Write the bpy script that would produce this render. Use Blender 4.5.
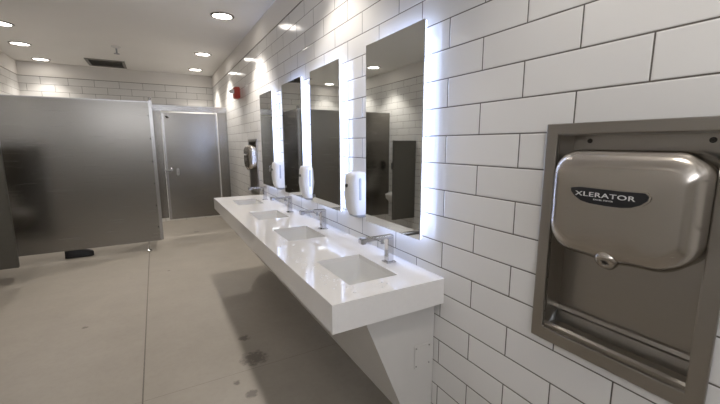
import bpy, bmesh, math, random
from mathutils import Vector, Matrix

for _o in list(bpy.data.objects):
    bpy.data.objects.remove(_o)
COL = bpy.context.scene.collection
SC = bpy.context.scene

# ---------------------------------------------------------------- units
# measured in tile courses (one course = 0.105 m); x = 0 is the tiled wall, y runs away
# from the camera, z = 0 is eye height and the floor lies at -FL
S = 0.105
FL = 12.7
CEIL = 11.2
XL = -24.6
YB = -14.0
YF = 67.0


def V(x, y, z):
    return Vector((x * S, y * S, (z + FL) * S))


# ---------------------------------------------------------------- camera
YAW, PITCH, ROLL, FPX = 0.5135, -0.1607, -0.0021, 359.5
fw = Vector((math.sin(YAW) * math.cos(PITCH), math.cos(YAW) * math.cos(PITCH), math.sin(PITCH)))
rt = Vector((math.cos(YAW), -math.sin(YAW), 0))
up = rt.cross(fw)
rt2 = rt * math.cos(ROLL) + up * math.sin(ROLL)
up2 = -rt * math.sin(ROLL) + up * math.cos(ROLL)
cd = bpy.data.cameras.new('camera')
cam = bpy.data.objects.new('camera', cd)
COL.objects.link(cam)
m = Matrix((rt2, up2, -fw)).transposed().to_4x4()
m.translation = V(-9.2304, 0, 0)
cam.matrix_world = m
cd.sensor_width = 36
cd.lens = FPX / 720 * 36
cd.clip_start = 0.02
SC.camera = cam

# ---------------------------------------------------------------- world, exposure
w = bpy.data.worlds.new('world')
SC.world = w
w.use_nodes = True
w.node_tree.nodes['Background'].inputs[0].default_value = (0.6, 0.6, 0.6, 1)
w.node_tree.nodes['Background'].inputs[1].default_value = 0.1
SC.view_settings.view_transform = 'Standard'
SC.view_settings.look = 'None'
SC.view_settings.gamma = 1
SC.view_settings.use_curve_mapping = False
SC.view_settings.exposure = 0.08
SC.cycles.use_denoising = True
SC.cycles.caustics_reflective = False
SC.cycles.caustics_refractive = False
SC.cycles.max_bounces = 10
SC.cycles.sample_clamp_indirect = 6
LAMP_W = 38.0          # each downlight
LAMP_COL = (1.0, 0.94, 0.87)
FILL_STR = 8.8         # glow of the added fill panes behind the camera
LED_STR = 10.0
LED_COL = (0.48, 0.61, 1.0)


# ---------------------------------------------------------------- materials
def mat(name, col=(0.8, 0.8, 0.8), rough=0.5, metal=0.0, **kw):
    mt = bpy.data.materials.new(name)
    mt.use_nodes = True
    b = mt.node_tree.nodes['Principled BSDF']
    b.inputs['Base Color'].default_value = (*col, 1)
    b.inputs['Roughness'].default_value = rough
    b.inputs['Metallic'].default_value = metal
    for k, v in kw.items():
        b.inputs[k].default_value = v
    return mt


class NT:
    def __init__(s, mt):
        s.t = mt.node_tree
        s.b = s.t.nodes['Principled BSDF']

    def n(s, kind, **kw):
        nd = s.t.nodes.new(kind)
        for k, v in kw.items():
            setattr(nd, k, v)
        return nd

    def l(s, a, b):
        s.t.links.new(a, b)

    def math(s, op, a, b=None, clamp=False):
        nd = s.n('ShaderNodeMath', operation=op)
        nd.use_clamp = clamp
        for i, q in enumerate((a, b)):
            if q is None:
                continue
            if isinstance(q, (int, float)):
                nd.inputs[i].default_value = q
            else:
                s.l(q, nd.inputs[i])
        return nd.outputs[0]

    def mix(s, fac, a, b):
        nd = s.n('ShaderNodeMix', data_type='RGBA')
        for i, q in ((0, fac), (6, a), (7, b)):
            if isinstance(q, tuple):
                nd.inputs[i].default_value = (*q, 1)
            elif isinstance(q, (int, float)):
                nd.inputs[i].default_value = q
            else:
                s.l(q, nd.inputs[i])
        return nd.outputs[2]

    def pos(s):
        g = s.n('ShaderNodeNewGeometry')
        x = s.n('ShaderNodeSeparateXYZ')
        s.l(g.outputs['Position'], x.inputs[0])
        return g.outputs['Position'], x.outputs


def add_noise(mt, scale=(1, 1, 1), size=8.0, amount=0.06, bump=0.0, rough=0.0, detail=3):
    """colour / roughness / bump variation that every plain surface gets"""
    t = NT(mt)
    p, _ = t.pos()
    mp = t.n('ShaderNodeMapping')
    mp.inputs['Scale'].default_value = scale
    t.l(p, mp.inputs[0])
    nz = t.n('ShaderNodeTexNoise')
    nz.inputs['Scale'].default_value = size
    nz.inputs['Detail'].default_value = detail
    t.l(mp.outputs[0], nz.inputs[0])
    base = tuple(t.b.inputs['Base Color'].default_value)[:3]
    lo = tuple(max(0, c * (1 - amount)) for c in base)
    hi = tuple(min(1, c * (1 + amount)) for c in base)
    t.l(t.mix(nz.outputs[0], lo, hi), t.b.inputs['Base Color'])
    if rough:
        r0 = t.b.inputs['Roughness'].default_value
        r = t.math('ADD', t.math('MULTIPLY', t.math('SUBTRACT', nz.outputs[0], 0.5), rough), r0, clamp=True)
        t.l(r, t.b.inputs['Roughness'])
    if bump:
        bp_ = t.n('ShaderNodeBump')
        bp_.inputs['Strength'].default_value = bump
        bp_.inputs['Distance'].default_value = 0.002
        t.l(nz.outputs[0], bp_.inputs['Height'])
        t.l(bp_.outputs[0], t.b.inputs['Normal'])
    return mt


def tile_mat(name, axis, u0):
    mt = mat(name, (0.66, 0.64, 0.61), 0.13)
    t = NT(mt)
    p, xyz = t.pos()
    u = xyz['X'] if axis == 'x' else xyz['Y']
    uu = t.math('ADD', t.math('DIVIDE', u, S), -u0 + 3.057 * 20)
    # even courses (counted from z = -2.7174) keep their joints, odd ones shift half a tile
    vv = t.math('ADD', t.math('DIVIDE', xyz['Z'], S), -FL + 2.7174 + 21.0)
    cb = t.n('ShaderNodeCombineXYZ')
    t.l(uu, cb.inputs[0])
    t.l(vv, cb.inputs[1])

    def brick(ms, smooth):
        b = t.n('ShaderNodeTexBrick')
        b.offset = 0.5
        b.offset_frequency = 2
        t.l(cb.outputs[0], b.inputs['Vector'])
        b.inputs['Scale'].default_value = 1
        b.inputs['Brick Width'].default_value = 3.057
        b.inputs['Row Height'].default_value = 1.0
        b.inputs['Mortar Size'].default_value = ms
        b.inputs['Mortar Smooth'].default_value = smooth
        b.inputs['Color1'].default_value = (0.0, 0.0, 0.0, 1)
        b.inputs['Color2'].default_value = (1, 1, 1, 1)
        b.inputs['Bias'].default_value = 0
        return b
    b1 = brick(0.021, 0.25)
    b2 = brick(0.05, 0.9)
    tint = t.mix(b1.outputs['Color'], (0.72, 0.705, 0.68), (0.765, 0.75, 0.725))
    colr = t.mix(b1.outputs['Fac'], tint, (0.11, 0.095, 0.08))
    t.l(colr, t.b.inputs['Base Color'])
    t.l(t.math('ADD', t.math('MULTIPLY', b1.outputs['Fac'], 0.6), 0.13), t.b.inputs['Roughness'])
    nz = t.n('ShaderNodeTexNoise')
    nz.inputs['Scale'].default_value = 0.7
    nz.inputs['Detail'].default_value = 2
    t.l(cb.outputs[0], nz.inputs[0])
    h = t.math('ADD', t.math('MULTIPLY', b2.outputs['Fac'], -1.0), t.math('MULTIPLY', nz.outputs[0], 0.7))
    h = t.math('ADD', h, t.math('MULTIPLY', b1.outputs['Color'], 0.0))
    bp_ = t.n('ShaderNodeBump')
    bp_.inputs['Strength'].default_value = 0.55
    bp_.inputs['Distance'].default_value = 0.0016
    t.l(h, bp_.inputs['Height'])
    t.l(bp_.outputs[0], t.b.inputs['Normal'])
    return mt


def floor_mat():
    mt = mat('concrete', (0.3, 0.27, 0.23), 0.4)
    t = NT(mt)
    p, xyz = t.pos()

    def noise(sc, det=4, rough=0.55):
        n = t.n('ShaderNodeTexNoise')
        n.inputs['Scale'].default_value = sc
        n.inputs['Detail'].default_value = det
        n.inputs['Roughness'].default_value = rough
        t.l(p, n.inputs[0])
        return n.outputs[0]
    big, fine, mid = noise(0.9, 5), noise(30, 4), noise(5, 6)
    c = t.mix(big, (0.31, 0.28, 0.235), (0.41, 0.37, 0.32))
    sp = t.math('MULTIPLY', t.math('SUBTRACT', mid, 0.5), 1.2)
    c2 = t.mix(t.math('ADD', sp, 0.3, clamp=True), c, (0.30, 0.27, 0.23))
    c2 = t.mix(t.math('MULTIPLY', t.math('SUBTRACT', fine, 0.45), 0.6, clamp=True), c2, (0.24, 0.21, 0.18))
    # sawn control joints
    dx = t.math('ABSOLUTE', t.math('ADD', xyz['X'], 10.78 * S))
    dx = t.math('ADD', dx, t.math('MULTIPLY', t.math('SUBTRACT', fine, 0.5), 0.004))
    sx = t.math('LESS_THAN', dx, 0.0035)
    dy = t.math('ABSOLUTE', t.math('ADD', xyz['Y'], -19.4 * S))
    dy = t.math('ADD', dy, t.math('MULTIPLY', t.math('SUBTRACT', fine, 0.5), 0.006))
    sy = t.math('MULTIPLY', t.math('LESS_THAN', dy, 0.0018), 0.6)
    seam = t.math('MAXIMUM', sx, sy)
    c3 = t.mix(t.math('MULTIPLY', seam, 0.8), c2, (0.1, 0.085, 0.07))
    # grime spots with their own outline
    grime = None
    for (gx, gy, r) in ((-5.05, 20.4, 1.5), (-5.1, 23.0, .7), (-6.4, 18.6, .4), (-4.9, 56.5, 0.7), (-16.5, 17.9, .5),
                        (-5.9, 17.3, .6), (-14.5, 30.0, .35), (-9.0, 40.0, .25), (-19.5, 24.0, 0.9)):
        vd = t.n('ShaderNodeVectorMath', operation='DISTANCE')
        t.l(p, vd.inputs[0])
        vd.inputs[1].default_value = (gx * S, gy * S, 0)
        q = t.math('SUBTRACT', 1.0, t.math('DIVIDE', vd.outputs['Value'], r * S), clamp=True)
        grime = q if grime is None else t.math('MAXIMUM', grime, q)
    gm = t.math('MULTIPLY', grime, noise(32, 5))
    gm = t.math('MULTIPLY', t.math('SUBTRACT', gm, 0.2), 7.0, clamp=True)
    c4 = t.mix(t.math('MULTIPLY', gm, 0.62), c3, (0.06, 0.05, 0.045))
    t.l(c4, t.b.inputs['Base Color'])
    t.l(t.math('ADD', t.math('MULTIPLY', big, 0.25), 0.27), t.b.inputs['Roughness'])
    bp_ = t.n('ShaderNodeBump')
    bp_.inputs['Strength'].default_value = 0.25
    bp_.inputs['Distance'].default_value = 0.002
    t.l(t.math('SUBTRACT', t.math('MULTIPLY', mid, 0.4), seam), bp_.inputs['Height'])
    t.l(bp_.outputs[0], t.b.inputs['Normal'])
    return mt


M = {}
M['tile_r'] = tile_mat('tile side walls', 'y', 9.997)
M['tile_f'] = tile_mat('tile end walls', 'x', 0.6)
M['floor'] = floor_mat()
M['paint'] = add_noise(mat('paint', (0.78, 0.75, 0.71), 0.75), size=2, amount=0.03, bump=0.15)
M['ceil'] = add_noise(mat('ceiling paint', (0.88, 0.86, 0.83), 0.8), size=2, amount=0.03, bump=0.1)
M['quartz'] = add_noise(mat('quartz', (0.78, 0.76, 0.74), 0.07), size=60, amount=0.03)
M['solid'] = add_noise(mat('white laminate', (0.62, 0.6, 0.57), 0.45), size=12, amount=0.03)
M['porcelain'] = add_noise(mat('porcelain', (0.74, 0.73, 0.71), 0.08), size=5, amount=0.02)
M['chrome'] = add_noise(mat('chrome', (0.62, 0.62, 0.64), 0.08, 1.0), size=30, amount=0.03)
M['steel'] = add_noise(mat('partition steel', (0.25, 0.235, 0.212), 0.27, 1.0), scale=(0.4, 0.4, 60), size=6, amount=0.025, rough=0.02)
M['screen'] = add_noise(mat('darkened screen steel', (0.10, 0.094, 0.08), 0.35, 0.4), size=30, amount=0.08)  # darkened steel: its shaded look in direct view is put into the colour
M['trimsteel'] = add_noise(mat('bright steel trim', (0.37, 0.36, 0.35), 0.26, 1.0), scale=(9, 9, 1), size=8, amount=0.06)
M['brushed'] = add_noise(mat('brushed steel', (0.36, 0.335, 0.30), 0.3, 1.0), scale=(2, 2, 200), size=12, amount=0.05, rough=0.06)
M['cast'] = add_noise(mat('dryer cover steel', (0.47, 0.43, 0.38), 0.25, 1.0), scale=(3, 3, 90), size=12, amount=0.07, rough=0.1)
tt = NT(M['cast'])
tt.b.inputs['Anisotropic'].default_value = 0.75
tc = tt.n('ShaderNodeCombineXYZ')
tc.inputs[1].default_value = 1.0
tt.l(tc.outputs[0], tt.b.inputs['Tangent'])
M['mirror'] = add_noise(mat('mirror silver', (0.72, 0.74, 0.73), 0.02, 1.0), size=2, amount=0.01)
M['black'] = add_noise(mat('black plate', (0.012, 0.012, 0.014), 0.3), size=40, amount=0.2)
M['silver'] = add_noise(mat('silver print', (0.75, 0.75, 0.74), 0.35, 0.3), size=40, amount=0.05)
M['dark'] = add_noise(mat('dark metal', (0.05, 0.045, 0.04), 0.5, 0.5), size=40, amount=0.2)
M['plastic'] = add_noise(mat('white plastic', (0.72, 0.71, 0.7), 0.28), size=20, amount=0.02)
M['greyplastic'] = add_noise(mat('grey plastic', (0.33, 0.34, 0.36), 0.35), size=20, amount=0.05)
M['red'] = add_noise(mat('red enamel', (0.42, 0.045, 0.02), 0.4), size=20, amount=0.05)
M['lens'] = add_noise(mat('clear strobe lens', (0.8, 0.8, 0.8), 0.1), size=20, amount=0.03)
M['grille'] = add_noise(mat('grille grey', (0.26, 0.25, 0.23), 0.55), size=20, amount=0.05)
M['rubber'] = add_noise(mat('black leather', (0.015, 0.015, 0.018), 0.4), size=40, amount=0.2, bump=0.3)
M['caulk'] = add_noise(mat('dark joint', (0.2, 0.18, 0.155), 0.8), size=20, amount=0.05)


def emat(name, col, st):
    mt = mat(name, col, 0.4)
    t = NT(mt)
    p, _ = t.pos()
    nz = t.n('ShaderNodeTexNoise')
    nz.inputs['Scale'].default_value = 60
    t.l(p, nz.inputs[0])
    t.l(t.mix(nz.outputs[0], tuple(c * 0.95 for c in col), col), t.b.inputs['Emission Color'])
    t.b.inputs['Emission Strength'].default_value = st
    return mt


M['led'] = emat('led light band', LED_COL, LED_STR * 2.4)
M['led_edge'] = emat('frosted mirror edge', (.62, .72, 1.0), LED_STR * .75)
M['fill_glow'] = emat('glowing fill panes', (0.9, 0.93, 1.0), FILL_STR)
M['lamp'] = emat('downlight lens', LAMP_COL, 14.0)


# ---------------------------------------------------------------- mesh helpers
def link(name, me, m=None, parent=None, smooth=False, mats=None):
    o = bpy.data.objects.new(name, me)
    COL.objects.link(o)
    for mm in (mats or ([m] if m else [])):
        me.materials.append(mm)
    if smooth:
        for p in me.polygons:
            p.use_smooth = True
    if parent:
        o.parent = parent
        o.matrix_parent_inverse = Matrix.Translation(-parent.location)
    return o


def tag(o, label, cat, group=None, kind=None):
    o['label'] = label
    o['category'] = cat
    if group:
        o['group'] = group
    if kind:
        o['kind'] = kind
    return o


def thing(name, label, cat, loc, group=None):
    o = bpy.data.objects.new(name, None)
    COL.objects.link(o)
    o.location = V(*loc)
    o.empty_display_size = 0.05
    return tag(o, label, cat, group)


def box(bm, x0, x1, y0, y1, z0, z1, bev=0.0, seg=2):
    r = bmesh.ops.create_cube(bm, size=1)
    vs = r['verts']
    a, b = V(min(x0, x1), min(y0, y1), min(z0, z1)), V(max(x0, x1), max(y0, y1), max(z0, z1))
    for v in vs:
        v.co = Vector(((a[i] + b[i]) / 2 + v.co[i] * (b[i] - a[i]) for i in range(3)))
    if bev:
        es = {e for v in vs for e in v.link_edges}
        bmesh.ops.bevel(bm, geom=list(es), offset=bev * S, segments=seg, affect='EDGES', clamp_overlap=True)
    return vs


def cyl(bm, a, b, r0, r1=None, n=20, caps=True):
    """cylinder / cone between two points given in courses"""
    r1 = r0 if r1 is None else r1
    A, B = V(*a), V(*b)
    d = B - A
    q = d.to_track_quat('Z', 'Y').to_matrix().to_4x4()
    q.translation = (A + B) / 2
    bmesh.ops.create_cone(bm, cap_ends=caps, segments=n, radius1=r0 * S, radius2=r1 * S, depth=d.length, matrix=q)


def lathe(bm, prof, origin, axis, n=28):
    """prof: list of (radius, distance along axis) in courses"""
    O = V(*origin)
    ax = Vector(axis).normalized()
    q = ax.to_track_quat('Z', 'Y').to_matrix()
    rings = []
    for r, h in prof:
        if r < 1e-6:
            rings.append([bm.verts.new(O + q @ Vector((0, 0, h * S)))])
        else:
            rings.append([bm.verts.new(O + q @ Vector((r * S * math.cos(2 * math.pi * i / n), r * S * math.sin(2 * math.pi * i / n), h * S))) for i in range(n)])
    for a, b in zip(rings, rings[1:]):
        for i in range(n):
            j = (i + 1) % n
            if len(a) == 1 and len(b) == 1:
                continue
            if len(a) == 1:
                bm.faces.new((a[0], b[i], b[j]))
            elif len(b) == 1:
                bm.faces.new((a[i], a[j], b[0]))
            else:
                bm.faces.new((a[i], a[j], b[j], b[i]))


def loft(bm, rings, cap0=True, cap1=True):
    vr = [[bm.verts.new(V(*p)) for p in r] for r in rings]
    n = len(vr[0])
    for a, b in zip(vr, vr[1:]):
        for i in range(n):
            j = (i + 1) % n
            bm.faces.new((a[i], a[j], b[j], b[i]))
    if cap0:
        bm.faces.new(vr[0])
    if cap1:
        bm.faces.new(vr[-1][::-1])
    return vr


def rrect(u0, u1, v0, v1, r, n=6):
    """rounded rectangle outline; r may be four radii (u1v1, u0v1, u0v0, u1v0)"""
    rs = r if isinstance(r, (tuple, list)) else (r,) * 4
    pts = []
    for k, (cu, cv, su, sv) in enumerate(((u1, v1, -1, -1), (u0, v1, 1, -1), (u0, v0, 1, 1), (u1, v0, -1, 1))):
        q = rs[k]
        for i in range(n + 1):
            t = math.pi / 2 * (k + i / n)
            pts.append((cu + su * q + q * math.cos(t), cv + sv * q + q * math.sin(t)))
    return pts


def build(name, bm, m=None, parent=None, smooth=False, mats=None, angle=None):
    bmesh.ops.recalc_face_normals(bm, faces=bm.faces)
    me = bpy.data.meshes.new(name)
    bm.to_mesh(me)
    bm.free()
    o = link(name, me, m, parent, smooth, mats)
    if smooth and angle:
        me.set_sharp_from_angle(angle=math.radians(angle))
    return o


def one_box(name, m, dims, parent=None, bev=0.0, seg=2):
    bm = bmesh.new()
    box(bm, *dims, bev=bev, seg=seg)
    return build(name, bm, m, parent)


def holed(bm, us, vs, holes, w0, w1, f, mi=None):
    """slab between w0 and w1 over the grid us x vs, leaving the hole cells open"""
    cells = {}
    for i in range(len(us) - 1):
        for j in range(len(vs) - 1):
            cu, cv = (us[i] + us[i + 1]) / 2, (vs[j] + vs[j + 1]) / 2
            cells[i, j] = not any(a < cu < b and c < cv < d for a, b, c, d in holes)
    vc = {}

    def vt(i, j, k):
        if (i, j, k) not in vc:
            vc[i, j, k] = bm.verts.new(V(*f(us[i], vs[j], (w0, w1)[k])))
        return vc[i, j, k]
    for (i, j), on in cells.items():
        if not on:
            continue
        for k in (0, 1):
            fc = bm.faces.new((vt(i, j, k), vt(i + 1, j, k), vt(i + 1, j + 1, k), vt(i, j + 1, k)))
            if mi:
                fc.material_index = mi(vs[j], vs[j + 1])
        for (di, dj, a, b) in ((-1, 0, (i, j), (i, j + 1)), (1, 0, (i + 1, j), (i + 1, j + 1)), (0, -1, (i, j), (i + 1, j)), (0, 1, (i, j + 1), (i + 1, j + 1))):
            if not cells.get((i + di, j + dj), False):
                fc = bm.faces.new((vt(*a, 0), vt(*b, 0), vt(*b, 1), vt(*a, 1)))
                if mi:
                    fc.material_index = mi(vs[j], vs[j + 1])


# ================================================================ the room
TT = 9.28          # top of the tiles
# recess openings of the two hand dryers
RY0, RY1, RZ0, RZ1 = 2.5, 5.8, -5.2, 0.28
SHIFT = 35.6       # the far dryer stands this much farther along the wall


WX0, WX1, WZ0 = -22.0, -3.2, 4.2


def struct(o):
    o['kind'] = 'structure'
    return o


bm = bmesh.new()
holed(bm, [YB, RY0, RY1, RY0 + SHIFT, RY1 + SHIFT, YF + 1], [-FL, RZ0, RZ1, TT, CEIL],
      [(RY0, RY1, RZ0, RZ1), (RY0 + SHIFT, RY1 + SHIFT, RZ0, RZ1)], 0, 1.1, lambda u, v, w_: (w_, u, v),
      mi=lambda a, b: 1 if a >= TT - 0.01 else 0)
struct(build('wall_right', bm, mats=[M['tile_r'], M['paint']]))
for nm, us, f, mt in (('wall_left', [YB, YF + 1], lambda u, v, w_: (XL - w_, u, v), 'tile_r'),
                      ('wall_far', [XL, 0], lambda u, v, w_: (u, YF + w_, v), 'tile_f'),
                      ('wall_back', [XL, WX0, WX1, 0], lambda u, v, w_: (u, YB - w_, v), 'tile_f')):
    bm = bmesh.new()
    holed(bm, us, [-FL, WZ0, TT, CEIL], [(WX0, WX1, WZ0, TT)] if nm == 'wall_back' else [], 0, 1.0, f, mi=lambda a, b: 1 if a >= TT - 0.01 else 0)
    struct(build(nm, bm, mats=[M[mt], M['paint']]))
struct(one_box('floor', M['floor'], (XL - 1, 1.1, YB - 1, YF + 1, -FL - 1, -FL)))
struct(one_box('ceiling', M['ceil'], (XL - 1, 1.1, YB - 1, YF + 1, CEIL, CEIL + 1)))
struct(one_box('trim_1', M['caulk'], (-0.03, 0.02, YB, YF, TT - 0.02, TT + 0.05)))
struct(one_box('trim_2', M['caulk'], (XL - 0.02, XL + 0.03, YB, YF, TT - 0.02, TT + 0.05)))
struct(one_box('trim_3', M['caulk'], (XL, 0, YF - 0.03, YF + 0.02, TT - 0.02, TT + 0.05)))

# added window-shaped fill light behind the camera, brightens ceiling and steel partitions
bm = bmesh.new()
wn = 4
wd = (WX1 - WX0) / wn
holed(bm, [WX0] + [q for k in range(wn) for q in (WX0 + wd * k + .2, WX0 + wd * (k + 1) - .2)] + [WX1], [WZ0, WZ0 + .3, TT - .3, TT],
      [(WX0 + wd * k + .2, WX0 + wd * (k + 1) - .2, WZ0 + .3, TT - .3) for k in range(wn)], YB - .7, YB - .2, lambda u, v, w_: (u, w_, v))
wf = struct(build('fill_window_1', bm, M['trimsteel']))
wp = one_box('fill_panes', M['fill_glow'], (WX0 + .1, WX1 - .1, YB - .55, YB - .4, WZ0 + .2, TT - .2), wf)

# ================================================================ downlights
LIGHTS = [(-3.1, 35.6, 'round recessed ceiling downlight above the vanity, largest in view'),
          (-3.0, 51.3, 'round recessed ceiling downlight in the right row, above the red alarm'),
          (-2.9, 62.2, 'round recessed ceiling downlight in the right row, over the closed stall'),
          (-20.9, 47.7, 'round recessed ceiling downlight in the left row, cut by the left picture edge'),
          (-21.5, 56.0, 'round recessed ceiling downlight in the left row, larger of the two fully in view'),
          (-21.5, 64.6, 'round recessed ceiling downlight in the left row, nearest the far wall'),
          (-3.1, 18.3, None), (-3.1, 2.0, None), (-20.9, 31.0, None), (-20.9, 8.0, None)]
POWER = {35.6: 1.6, 51.3: 1.8, 62.2: 1.5, 47.7: 1.1, 56.0: .8, 64.6: .4, 31.0: .9, 8.0: .2, 18.3: .8, 2.0: .62}


def downlight(x, y, label):
    t = thing('ceiling_downlight', label or 'round recessed ceiling downlight behind or above the camera', 'light', (x, y, CEIL),
              None if label else 'recessed downlights outside the picture')
    bm = bmesh.new()
    lathe(bm, [(0.80, -0.02), (0.82, 0.07), (0.98, 0.05), (1.02, 0.0), (0.80, -0.02)], (x, y, CEIL - 0.02), (0, 0, -1), 36)
    build('trim_ring', bm, M['trimsteel'], t, True, angle=40)
    bm = bmesh.new()
    lathe(bm, [(0.0, 0.045), (0.4, 0.04), (0.79, 0.01), (0.79, -0.02), (0.0, -0.02)], (x, y, CEIL - 0.02), (0, 0, -1), 36)
    build('lamp_lens', bm, M['lamp'], t, True, angle=60)
    ld = bpy.data.lights.new('lamp', 'SPOT')
    ld.energy = LAMP_W * POWER[y]
    ld.color = LAMP_COL
    ld.spot_size = math.radians(108)
    ld.spot_blend = 0.55
    ld.shadow_soft_size = 0.05
    lo = bpy.data.objects.new('lamp', ld)
    COL.objects.link(lo)
    lo.parent = t
    lo.location = (0, 0, -0.07)
    return t


for a in LIGHTS:
    downlight(*a)

# ================================================================ vanity counter
CT, CB = -5.08, -6.09
CY0, CY1, CX = 9.82, 36.4, -4.72
SINKS = [12.55, 19.4, 25.6, 32.4]
SX0, SX1, SH = -3.48, -1.34, 1.54
t = thing('vanity_counter', 'long white quartz counter with four sink cutouts along the tiled wall', 'counter', (CX / 2, (CY0 + CY1) / 2, CB))
bm = bmesh.new()
vs_ = [CY0]
for c in SINKS:
    vs_ += [c - SH, c + SH]
vs_ += [CY1]
holed(bm, [CX, SX0, SX1, 0], vs_, [(SX0, SX1, c - SH, c + SH) for c in SINKS], CT - 0.2, CT, lambda u, v, w_: (u, v, w_))
build('countertop', bm, M['quartz'], t)
one_box('front_apron', M['quartz'], (CX, CX + 0.2, CY0, CY1, CB, CT - 0.2), t)
one_box('end_apron', M['quartz'], (CX + 0.2, 0, CY0, CY0 + 0.2, CB, CT - 0.2), t)
one_box('end_apron', M['quartz'], (CX + 0.2, 0, CY1 - 0.2, CY1, CB, CT - 0.2), t)

# support box with a sloping apron
t = thing('counter_support', 'white box with sloping front carrying the counter off the wall', 'support', (-1.5, 23, -10.9))
PZ0, PZ1 = -10.9, CB
ya, yb = 10.3, 36.0
for y0, y1 in ((ya, ya + 0.15), (yb - 0.15, yb)):
    bm = bmesh.new()
    loft(bm, [[(-0.02, y, PZ1), (-3.28, y, PZ1), (-1.3, y, PZ0), (-0.02, y, PZ0)] for y in (y0, y1)])
    build('end_panel', bm, M['solid'], t)
bm = bmesh.new()
loft(bm, [[(-3.29, y, PZ1), (-3.1, y, PZ1), (-1.12, y, PZ0), (-1.31, y, PZ0)] for y in (ya + 0.005, yb - 0.005)])
build('sloping_panel', bm, M['solid'], t)
pl = one_box('access_plate', M['solid'], (-1.0, -0.2, ya - 0.05, ya + 0.01, -8.82, -7.86), t, bev=0.02)
for px in (-0.92, -0.28):
    for pz in (-8.72, -7.96):
        bm = bmesh.new()
        cyl(bm, (px, ya - 0.05, pz), (px, ya - 0.07, pz), 0.03, n=10)
        build('screw', bm, M['grille'], pl)

# sinks
FY = [12.5, 19.6, 25.8, 32.9]
SW = ['nearest the camera', 'second from the camera', 'third from the camera', 'farthest from the camera']
for c, s_ in zip(SINKS, SW):
    t = thing('sink_basin', 'white rectangular undermount sink, %s' % s_, 'sink', ((SX0 + SX1) / 2, c, -6.5), 'undermount sinks in the counter')
    bm = bmesh.new()
    rings = []
    for zz, ins, r in ((-5.28, -0.22, .05), (-5.33, -0.22, .05), (-6.55, 0.02, .3), (-6.6, 0.1, .3)):
        rings.append([(u, v, zz) for u, v in rrect(SX0 + ins, SX1 - ins, c - SH + ins, c + SH - ins, r, 5)])
    rings = rings[::-1]
    rings.append([(u, v, -5.281) for u, v in rrect(SX0 - 0.0, SX1 + 0.0, c - SH, c + SH, .08, 5)])
    for zz, ins, r in ((-5.36, 0.01, .12), (-5.9, .05, .2), (-6.25, .12, .3), (-6.4, .26, .35), (-6.46, .5, .3), (-6.5, .8, .12)):
        rings.append([(u, v, zz) for u, v in rrect(SX0 + ins, SX1 - ins, c - SH + ins, c + SH - ins, r, 5)])
    loft(bm, rings)
    build('bowl', bm, M['porcelain'], t, True, angle=50)
    bm = bmesh.new()
    lathe(bm, [(0, .02), (.1, .02), (.13, .035), (.22, .035), (.25, 0), (0, 0)], ((SX0 + SX1) / 2, c, -6.5), (0, 0, 1), 20)
    build('drain', bm, M['chrome'], t, True, angle=40)

# faucets: square post, long flat spout, chunky tip with the sensor
for c, s_ in zip(FY, SW):
    t = thing('faucet', 'chrome angular sensor faucet with long flat spout at the sink %s' % s_, 'faucet', (-.9, c, CT), 'faucets along the counter')
    one_box('base_plate', M['chrome'], (-.98, -0.5, c - .24, c + .24, CT, CT + .05), t, bev=.015)
    one_box('post', M['chrome'], (-.89, -0.59, c - .15, c + .15, CT + .05, -3.98), t, bev=.02)
    bm = bmesh.new()
    box(bm, -2.05, -0.56, c - .12, c + .12, -4.02, -3.86, bev=.03)
    build('spout', bm, M['chrome'], t)
    one_box('spout_tip', M['chrome'], (-2.2, -1.92, c - .16, c + .16, -4.1, -3.84), t, bev=.05, seg=3)
    bm = bmesh.new()
    cyl(bm, (-1.1, c, -4.0), (-1.1, c, -4.22), .07, n=14)
    build('sensor', bm, M['greyplastic'], t, True, angle=40)

# ================================================================ back-lit mirrors
MIR = [(10.83, 15.0), (17.85, 21.95), (23.62, 27.75), (30.6, 34.45)]
MZ0, MZ1 = -3.76, 4.42
for (a, b), s_ in zip(MIR, ['nearest the camera and largest in view', 'second from the camera', 'third from the camera', 'farthest from the camera']):
    t = thing('lighted_mirror', 'tall frameless back-lit wall mirror, %s' % s_, 'mirror', (0, (a + b) / 2, MZ0), 'back-lit mirrors over the counter')
    one_box('mirror_glass', M['mirror'], (-.44, -.38, a, b, MZ0, MZ1), t)
    one_box('backing_box', M['greyplastic'], (-.1, 0, a + .6, b - .6, MZ0 + .6, MZ1 - .6), t)
    for q0, q1, i0, i1, nm_, mt_ in ((-.375, -.32, .03, .07, 'frosted_edge', 'led_edge'), (-.30, -.2, .42, .48, 'light_band', 'led')):
        bm = bmesh.new()
        box(bm, q0, q1, a + i0, a + i1, MZ0 + i0, MZ1 - i0)
        box(bm, q0, q1, b - i1, b - i0, MZ0 + i0, MZ1 - i0)
        box(bm, q0, q1, a + i1, b - i1, MZ0 + i0, MZ0 + i1)
        box(bm, q0, q1, a + i1, b - i1, MZ1 - i1, MZ1 - i0)
        bmesh.ops.remove_doubles(bm, verts=bm.verts, dist=1e-5)
        build(nm_, bm, M[mt_], t)

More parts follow.
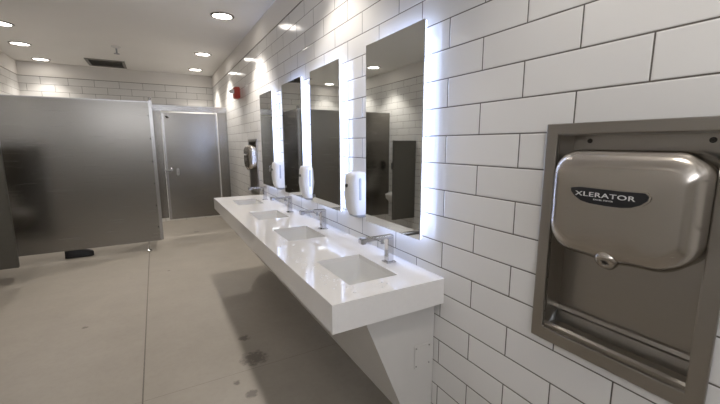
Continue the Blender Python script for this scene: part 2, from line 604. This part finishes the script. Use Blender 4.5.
# ================================================================ soap dispensers
for y0, s_ in ((15.75, 'beside the mirror nearest the camera'), (23.0 - .45, 'between the two middle mirrors'), (29.2, 'between the two farthest mirrors')):
    y1 = y0 + .85
    t = thing('soap_dispenser', 'white wall soap dispenser %s' % s_, 'soap dispenser', (0, (y0 + y1) / 2, -3.75), 'soap dispensers between the mirrors')
    bm = bmesh.new()
    rings = []
    for z, i, fx in ((-3.62, .03, -.62), (-3.3, .0, -.8), (-2.6, 0, -.9), (-1.7, 0, -.84), (-1.5, .03, -.76), (-1.43, .12, -.62)):
        rings.append([(u, v, z) for u, v in rrect(fx, 0, y0 + i, y1 - i, (.02, .22, .22, .02), 6)])
    loft(bm, rings)
    build('cover', bm, M['plastic'], t, True, angle=50)
    bm = bmesh.new()
    rings = []
    for z, i, fx in ((-3.78, .12, -.42), (-3.72, .08, -.58), (-3.62, .04, -.66)):
        rings.append([(u, v, z) for u, v in rrect(fx, 0, y0 + i, y1 - i, (.02, .2, .2, .02), 6)])
    loft(bm, rings)
    build('nozzle_guard', bm, M['greyplastic'], t, True, angle=50)
    bm = bmesh.new()
    loft(bm, [[(u, yy, v) for u, v in rrect(-.40, -.28, -2.85, -1.72, .055, 5)] for yy in (y0 - .02, y0 + .02)])
    build('level_window', bm, M['greyplastic'], t)
    bm = bmesh.new()
    cyl(bm, (-.85, (y0 + y1) / 2, -2.1), (-.92, (y0 + y1) / 2, -2.1), .09, n=18)
    build('lock_button', bm, M['dark'], t, True, angle=40)


# ================================================================ hand dryers in their recesses
def recess(dy, label):
    t = thing('recess_box', label, 'recess box', (0, 4.14 + dy, -5.47), 'stainless recess boxes holding the dryers')
    OY0, OY1, OZ0, OZ1 = 2.24 + dy, 6.06 + dy, -5.47, .5
    IY0, IY1, IZ0, IZ1 = 2.56 + dy, 5.74 + dy, -5.10, .22
    bm = bmesh.new()
    holed(bm, [OY0, IY0, IY1, OY1], [OZ0, IZ0, IZ1, OZ1], [(IY0, IY1, IZ0, IZ1)], -.1, .0 - .002, lambda u, v, w_: (w_, u, v))
    o = build('flange_frame', bm, M['brushed'], t)
    bv = o.modifiers.new('bevel', 'BEVEL')
    bv.width = .003
    bv.segments = 2
    D = .66
    bm = bmesh.new()      # five-sided tray with a floor that slopes forward

    def quad(*pts):
        bm.faces.new([bm.verts.new(V(*q)) for q in pts])
    zb = -4.62
    quad((D, IY0, zb), (D, IY1, zb), (D, IY1, IZ1), (D, IY0, IZ1))
    quad((0, IY1, IZ0), (0, IY1, IZ1), (D, IY1, IZ1), (D, IY1, zb), (.08, IY1, IZ0))
    quad((0, IY0, IZ0), (0, IY0, IZ1), (D, IY0, IZ1), (D, IY0, zb), (.08, IY0, IZ0))
    quad((0, IY0, IZ1), (0, IY1, IZ1), (D, IY1, IZ1), (D, IY0, IZ1))
    bmesh.ops.remove_doubles(bm, verts=bm.verts, dist=1e-5)
    o = build('back_pan', bm, M['brushed'], t)
    sd = o.modifiers.new('gauge', 'SOLIDIFY')
    sd.thickness = .002
    bm = bmesh.new()
    loft(bm, [[(-.02, y, IZ0 - .04), (-.03, y, IZ0 + .1), (.03, y, IZ0 + .15), (.1, y, IZ0 + .04), (.5, y, IZ0 + .05), (D - .1, y, zb - .12), (D - .14, y, zb - .05), (D - .1, y, zb + .04), (D, y, zb + .06), (D, y, IZ0 - .04)]
              for y in (IY0 + .01, IY1 - .01)])
    build('sill', bm, M['brushed'], t)
    for yy in (2.92 + dy, 5.32 + dy):
        bm = bmesh.new()
        lathe(bm, [(0, .05), (.03, .05), (.035, .03), (.06, .03), (.065, 0)], (D, yy, .06), (-1, 0, 0), 12)
        build('bolt', bm, M['dark'], t, True, angle=40)
    return t


def dryer(dy, label):
    t = thing('hand_dryer', label, 'hand dryer', (0.6, 4.08 + dy, -2.5), 'wall hand dryers')
    yc, zt, zbm, hw = 4.0 + dy, -.15, -2.62, 1.44
    # outline: shallow shoulders, rounder lower corners, a lower lip in the middle
    base = rrect(-hw, hw, zbm, zt, (.5, .5, .66, .66), 12)
    out = []
    n = len(base)
    for i in range(n):
        a, b = base[i], base[(i + 1) % n]
        ln = math.hypot(b[0] - a[0], b[1] - a[1])
        k = max(1, int(ln / .12))
        for j in range(k):
            out.append((a[0] + (b[0] - a[0]) * j / k, a[1] + (b[1] - a[1]) * j / k))
    zc = (zt + zbm) / 2

    def ring(x, inset, s=1.0, lip=1.0, lean=0.0):
        sy, sz = (hw - inset) / hw * s, ((zt - zbm) / 2 - inset) / ((zt - zbm) / 2) * s
        r = []
        for u, v in out:
            z = zc + (v - zc) * sz
            if v < zc - .9:
                z -= .08 * lip * math.exp(-(u / .38) ** 2)
            z -= lean * s * max(0.0, (v - zc) / 1.235) ** 2
            r.append((x, yc + u * sy, z))
        return r
    rings = [ring(.64, .06), ring(.3, .0), ring(-.38, .0)]
    R_ = .44
    for k in range(1, 9):
        a = math.pi / 2 * k / 8
        rings.append(ring(-.38 - R_ * math.sin(a), .30 * (1 - math.cos(a)), 1.0, 1.0 - .5 * k / 8, .2 * (1 - math.cos(a))))
    for s in (.9, .7, .45, .2):
        rings.append(ring(-.82 - .05 * (1 - s * s), .30, s, .3 * s, .2))
    bm = bmesh.new()
    loft(bm, rings)
    build('cover', bm, M['cast'], t, True)
    # air outlet with a dark sensor eye
    bm = bmesh.new()
    lathe(bm, [(0.26, -.25), (.24, 0.0), (.21, .09), (.15, .13), (.07, .13), (.06, .1), (0, .1)], (-.68, yc, -2.56), (-1, 0, -.6), 28)
    nz = build('air_nozzle', bm, M['cast'], t, True)
    bm = bmesh.new()
    lathe(bm, [(0, .12), (.04, .12), (.055, .1)], (-.68, yc, -2.56), (-1, 0, -.6), 16)
    build('sensor_eye', bm, M['dark'], nz, True)
    # name plate: boat-shaped, black with a silver rim and letters

    def plate(g, x0, x1):
        pts = []
        top = [(-.80, .0), (-.6, .035), (-.2, .03), (.3, .02), (.72, .03)]
        for u, v in top:
            pts.append((u * (1 + g), v + g * .35))
        low = [(.79, -.03), (.77, -.12), (.66, -.22), (.5, -.29), (.3, -.32), (0, -.325), (-.35, -.31), (-.55, -.27), (-.7, -.18), (-.79, -.08)]
        for u, v in low:
            pts.append((u * (1 + g), v - g * .45))
        return [[(x, yc + .04 - u * .96, -1.01 + v) for u, v in pts] for x in (x0, x1)]
    bm = bmesh.new()
    loft(bm, plate(.045, -.8, -.885))
    rim = build('plate_rim', bm, M['cast'], t)
    rim['label'] = 'pale rim of the name plate'
    bm = bmesh.new()
    loft(bm, plate(0, -.8, -.9))
    npl = build('name_plate', bm, M['black'], t)
    npl['label'] = 'black boat-shaped name plate'
    for txt, size, zz, off, sx in (('XLERATOR', .14, -1.165, .001, 1.62), ('EXCEL DRYER', .04, -1.235, 0.0, 1.5)):
        cu = bpy.data.curves.new('lettering', 'FONT')
        cu.body = txt
        cu.size = size * S
        cu.align_x = 'CENTER'
        cu.extrude = .006 * S
        cu.offset = off * S
        cu.space_character = 1.08
        ob = bpy.data.objects.new('tmp', cu)
        COL.objects.link(ob)
        dg = bpy.context.evaluated_depsgraph_get()
        dg.update()
        me = bpy.data.meshes.new_from_object(ob.evaluated_get(dg))
        bpy.data.objects.remove(ob)
        o_ = V(-.905, yc + .1, zz)
        for v in me.vertices:
            x_, y_, z_ = v.co
            v.co = Vector((o_.x - z_, o_.y - x_ * sx, o_.z + y_))
        link('lettering', me, M['silver'], npl)
    return t


recess(0, 'large stainless steel wall recess around the hand dryer in the right foreground')
dryer(0, 'brushed steel hand dryer with black name plate in the right foreground')
recess(SHIFT, 'narrow-looking stainless wall recess beyond the far end of the counter')
dryer(SHIFT, 'small distant steel hand dryer on the wall beyond the counter')

# ================================================================ toilet partitions
PY = 48.7
t = thing('partition_panel', 'wide brushed steel toilet partition across the left half of the room', 'partition', (-17, PY, -FL))
one_box('panel', M['steel'], (XL + .05, -9.4, PY, PY + .3, -11.5, 4.72), t, bev=.03)
one_box('top_rail', M['trimsteel'], (XL + .05, -9.4, PY - .04, PY + .34, 4.68, 4.8), t, bev=.02)
one_box('end_post', M['trimsteel'], (-9.5, -9.15, PY - .08, PY + .38, -11.45, 4.95), t, bev=.05)
bm = bmesh.new()
lathe(bm, [(.12, 0), (.16, .1), (.16, .28), (.1, .34), (0, .34)], (-9.32, PY + .15, 4.95), (0, 0, 1), 14)
build('post_cap', bm, M['trimsteel'], t, True, angle=40)
bm = bmesh.new()
for z in (3.2, .6, -2.0, -4.6, -7.2, -9.8):
    cyl(bm, (-9.6, PY, z), (-9.6, PY - .06, z), .07, n=10)
build('bolt', bm, M['dark'], t)
lg = bmesh.new()
lathe(lg, [(0, 0), (.3, 0), (.3, .06), (.2, .16), (.08, .24), (.08, 1.6), (0, 1.6)], (-10.75, PY + .15, -FL), (0, 0, 1), 16)
build('leg', lg, M['chrome'], t, True, angle=40)
one_box('return_panel', M['steel'], (-9.46, -9.2, PY + .4, 54.8, -10.1, 4.8), t)

DY = 54.8
t = thing('stall_front', 'steel stall front with overhead rail and closed door near the far wall', 'toilet stall', (-4.5, DY, -10.2))
one_box('pilaster', M['steel'], (-9.3, -8.25, DY, DY + .3, -9.95, 4.7), t, bev=.03)
one_box('pilaster', M['steel'], (-1.25, -0.02, DY, DY + .3, -9.95, 4.3), t, bev=.03)
one_box('header_rail', M['trimsteel'], (-9.2, -0.02, DY - .12, DY + .42, 4.3, 5.05), t, bev=.08)
dr = one_box('door', M['steel'], (-8.15, -1.45, DY - .05, DY + .22, -10.2, 4.1), t, bev=.03)
one_box('edge_strip', M['trimsteel'], (-8.2, -7.9, DY - .12, DY + .24, -10.2, 4.1), dr, bev=.04)
one_box('edge_strip', M['trimsteel'], (-1.55, -1.4, DY - .1, DY + .24, -10.2, 4.1), dr, bev=.03)
bm = bmesh.new()
cyl(bm, (-7.6, DY - .05, 3.6), (-7.45, DY - .4, 3.45), .12, n=12)
build('door_bumper', bm, M['dark'], dr)
bm = bmesh.new()
lathe(bm, [(.26, 0), (.26, .1), (.2, .15), (.12, .15), (.12, .35), (0, .35)], (-7.55, DY - .05, -3.35), (0, -1, 0), 16)
box(bm, -8.35, -7.5, DY - .2, DY - .08, -3.55, -3.3, bev=.03)
build('latch', bm, M['chrome'], dr, True, angle=35)
bm = bmesh.new()
loft(bm, [[(u, yy, v) for u, v in rrect(-6.92, -6.55, -4.2, -3.2, .16, 5)] for yy in (DY - .05, DY - .16)])
cyl(bm, (-6.74, DY - .1, -3.45), (-6.74, DY - .3, -3.45), .12, n=14)
build('door_pull', bm, M['chrome'], dr)

# low privacy screen on the left wall, and the urinal behind it
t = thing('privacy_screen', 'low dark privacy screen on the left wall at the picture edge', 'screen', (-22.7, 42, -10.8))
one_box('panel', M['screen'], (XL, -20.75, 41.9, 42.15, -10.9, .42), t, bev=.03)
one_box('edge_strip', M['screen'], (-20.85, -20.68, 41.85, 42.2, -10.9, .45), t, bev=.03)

t = thing('urinal', 'white wall urinal half hidden behind the low dark screen', 'urinal', (XL, 44.4, -9))
bm = bmesh.new()
rings = []
for z, d, hw_, in ((-9.4, .9, .7), (-9.1, 2.2, 1.1), (-8.2, 2.9, 1.45), (-7.6, 3.0, 1.5), (-7.5, 2.85, 1.4), (-7.0, 1.3, 1.35), (-5.4, 1.0, 1.3), (-5.0, .9, 1.2), (-4.9, .7, 1.0)):
    rings.append([(u, v, z) for u, v in rrect(XL, XL + d, 44.4 - hw_, 44.4 + hw_, (min(d * .45, .8), .02, .02, min(d * .45, .8)), 6)])
loft(bm, rings)
build('bowl', bm, M['porcelain'], t, True, angle=60)
bm = bmesh.new()
cyl(bm, (XL + .6, 44.4, -4.9), (XL + .6, 44.4, -3.6), .14, n=14)
cyl(bm, (XL, 44.4, -4.1), (XL + .6, 44.4, -4.1), .12, n=14)
lathe(bm, [(0, 0), (.3, 0), (.36, .15), (.36, .6), (.25, .85), (0, .9)], (XL + .6, 44.4, -3.9), (0, 0, 1), 18)
build('flush_valve', bm, M['chrome'], t, True, angle=40)

t = thing('wall_dispenser', 'small dark oval dispenser on the left wall beside the wide partition', 'dispenser', (XL, 47.1, -4.2))
bm = bmesh.new()
loft(bm, [[(x, v, z) for v, z in rrect(46.7 + i, 47.5 - i, -4.2 + i, -2.8 - i, .38 - i * .9, 6)] for x, i in ((XL, 0), (XL + .35, 0), (XL + .55, .1), (XL + .6, .25))])
build('cover', bm, M['black'], t, True, angle=50)
one_box('nozzle', M['greyplastic'], (XL + .1, XL + .4, 46.95, 47.25, -4.35, -4.18), t, bev=.03)

# black shoe under the partition
t = thing('shoe', 'black shoe on the floor showing under the wide partition', 'shoe', (-17.7, 50.3, -FL))
bm = bmesh.new()
sec = [(-19.0, .28, .75), (-18.7, .38, 1.0), (-18.2, .40, 1.05), (-17.7, .40, .85), (-17.2, .45, .62), (-16.8, .45, .52), (-16.5, .32, .4), (-16.38, .15, .25)]
rings = []
for x, hw_, h in sec:
    rings.append([(x, 50.4 + hw_ * math.cos(a) * (1 if math.sin(a) < .2 else .85), -FL + .22 + max(-.1, h * math.sin(a))) for a in [2 * math.pi * k / 20 for k in range(20)]])
loft(bm, rings)
build('upper', bm, M['rubber'], t, True)
bm = bmesh.new()
top = [(x, 50.4 - hw_ * 1.08) for x, hw_, h in sec] + [(x, 50.4 + hw_ * 1.08) for x, hw_, h in sec[::-1]]
loft(bm, [[(x, y, z) for x, y in top] for z in (-FL, -FL + .2)])
build('sole', bm, M['rubber'], t)

# ================================================================ fire alarm on the right wall
t = thing('fire_alarm', 'red fire alarm strobe high on the right wall', 'alarm', (0, 45.5, 5.3))
one_box('housing', M['red'], (-.62, 0, 44.9, 46.1, 5.3, 6.6), t, bev=.08, seg=3)
bm = bmesh.new()
loft(bm, [[(x, v, z) for v, z in rrect(45.15 + i, 45.85 - i, 5.85 + i, 6.35 - i, .1, 4)] for x, i in ((-.6, 0), (-.95, .05), (-1.15, .18))])
build('strobe_lens', bm, M['lens'], t, True, angle=40)

# ================================================================ ceiling vent and sprinkler
t = thing('ceiling_vent', 'grey rectangular ceiling air grille over the toilet stalls', 'vent', (-14.2, 63.4, CEIL))
bm = bmesh.new()
holed(bm, [-16.4, -16.05, -12.25, -11.9], [60.9, 61.2, 65.6, 65.9], [(-16.05, -12.25, 61.2, 65.6)], CEIL - .1, CEIL, lambda u, v, w_: (u, v, w_))
build('frame', bm, M['grille'], t)
bm = bmesh.new()
for k in range(18):
    y = 61.3 + k * .245
    loft(bm, [[(x, y, CEIL - .08), (x, y + .03, CEIL - .08), (x, y + .16, CEIL - .005), (x, y + .13, CEIL - .005)] for x in (-16.05, -12.25)])
build('louvres', bm, M['grille'], t)
one_box('backing', M['grille'], (-16.05, -12.25, 61.2, 65.6, CEIL - .03, CEIL - .001), t)
t = thing('sprinkler_head', 'small pendant sprinkler head on the ceiling in front of the air grille', 'sprinkler', (-12.2, 52.3, CEIL))
bm = bmesh.new()
lathe(bm, [(0, 0), (.5, 0), (.48, .1), (.2, .22), (0, .22)], (-12.2, 52.3, CEIL), (0, 0, -1), 20)
build('escutcheon', bm, M['plastic'], t, True, angle=40)
bm = bmesh.new()
cyl(bm, (-12.2, 52.3, CEIL - .2), (-12.2, 52.3, CEIL - .75), .09, n=12)
lathe(bm, [(0, 0), (.3, 0), (.3, .05), (0, .05)], (-12.2, 52.3, CEIL - .78), (0, 0, -1), 16)
build('deflector', bm, M['greyplastic'], t, True, angle=40)

# splashed water beads lying on the counter near the first sink
rnd = random.Random(4)
bm = bmesh.new()
for cx, cy, n_, sp in ((-3.95, 12.2, 34, .42), (-4.1, 14.4, 30, .4), (-3.7, 10.75, 14, .3), (-2.4, 10.5, 12, .3), (-3.9, 17.5, 12, .5)):
    for k in range(n_):
        x, y = cx + rnd.gauss(0, sp * .5), cy + rnd.gauss(0, sp * 1.4)
        x = max(x, CX + .15)
        if x > SX0 - .1 and any(abs(y - c) < SH + .1 for c in SINKS):
            continue
        r_ = rnd.uniform(.015, .05)
        lathe(bm, [(r_, 0), (r_ * .85, r_ * .25), (r_ * .45, r_ * .42), (0, r_ * .47)], (x, y, CT), (0, 0, 1), 8)
wm = mat('water', (0.9, 0.9, 0.92), 0.02)
wm.node_tree.nodes['Principled BSDF'].inputs['Coat Weight'].default_value = 1.0
add_noise(wm, size=30, amount=.02)
o = build('water_beads', bm, wm, None, True)
tag(o, 'splashed water beads on the white counter around the nearest sink', 'water', kind='stuff')
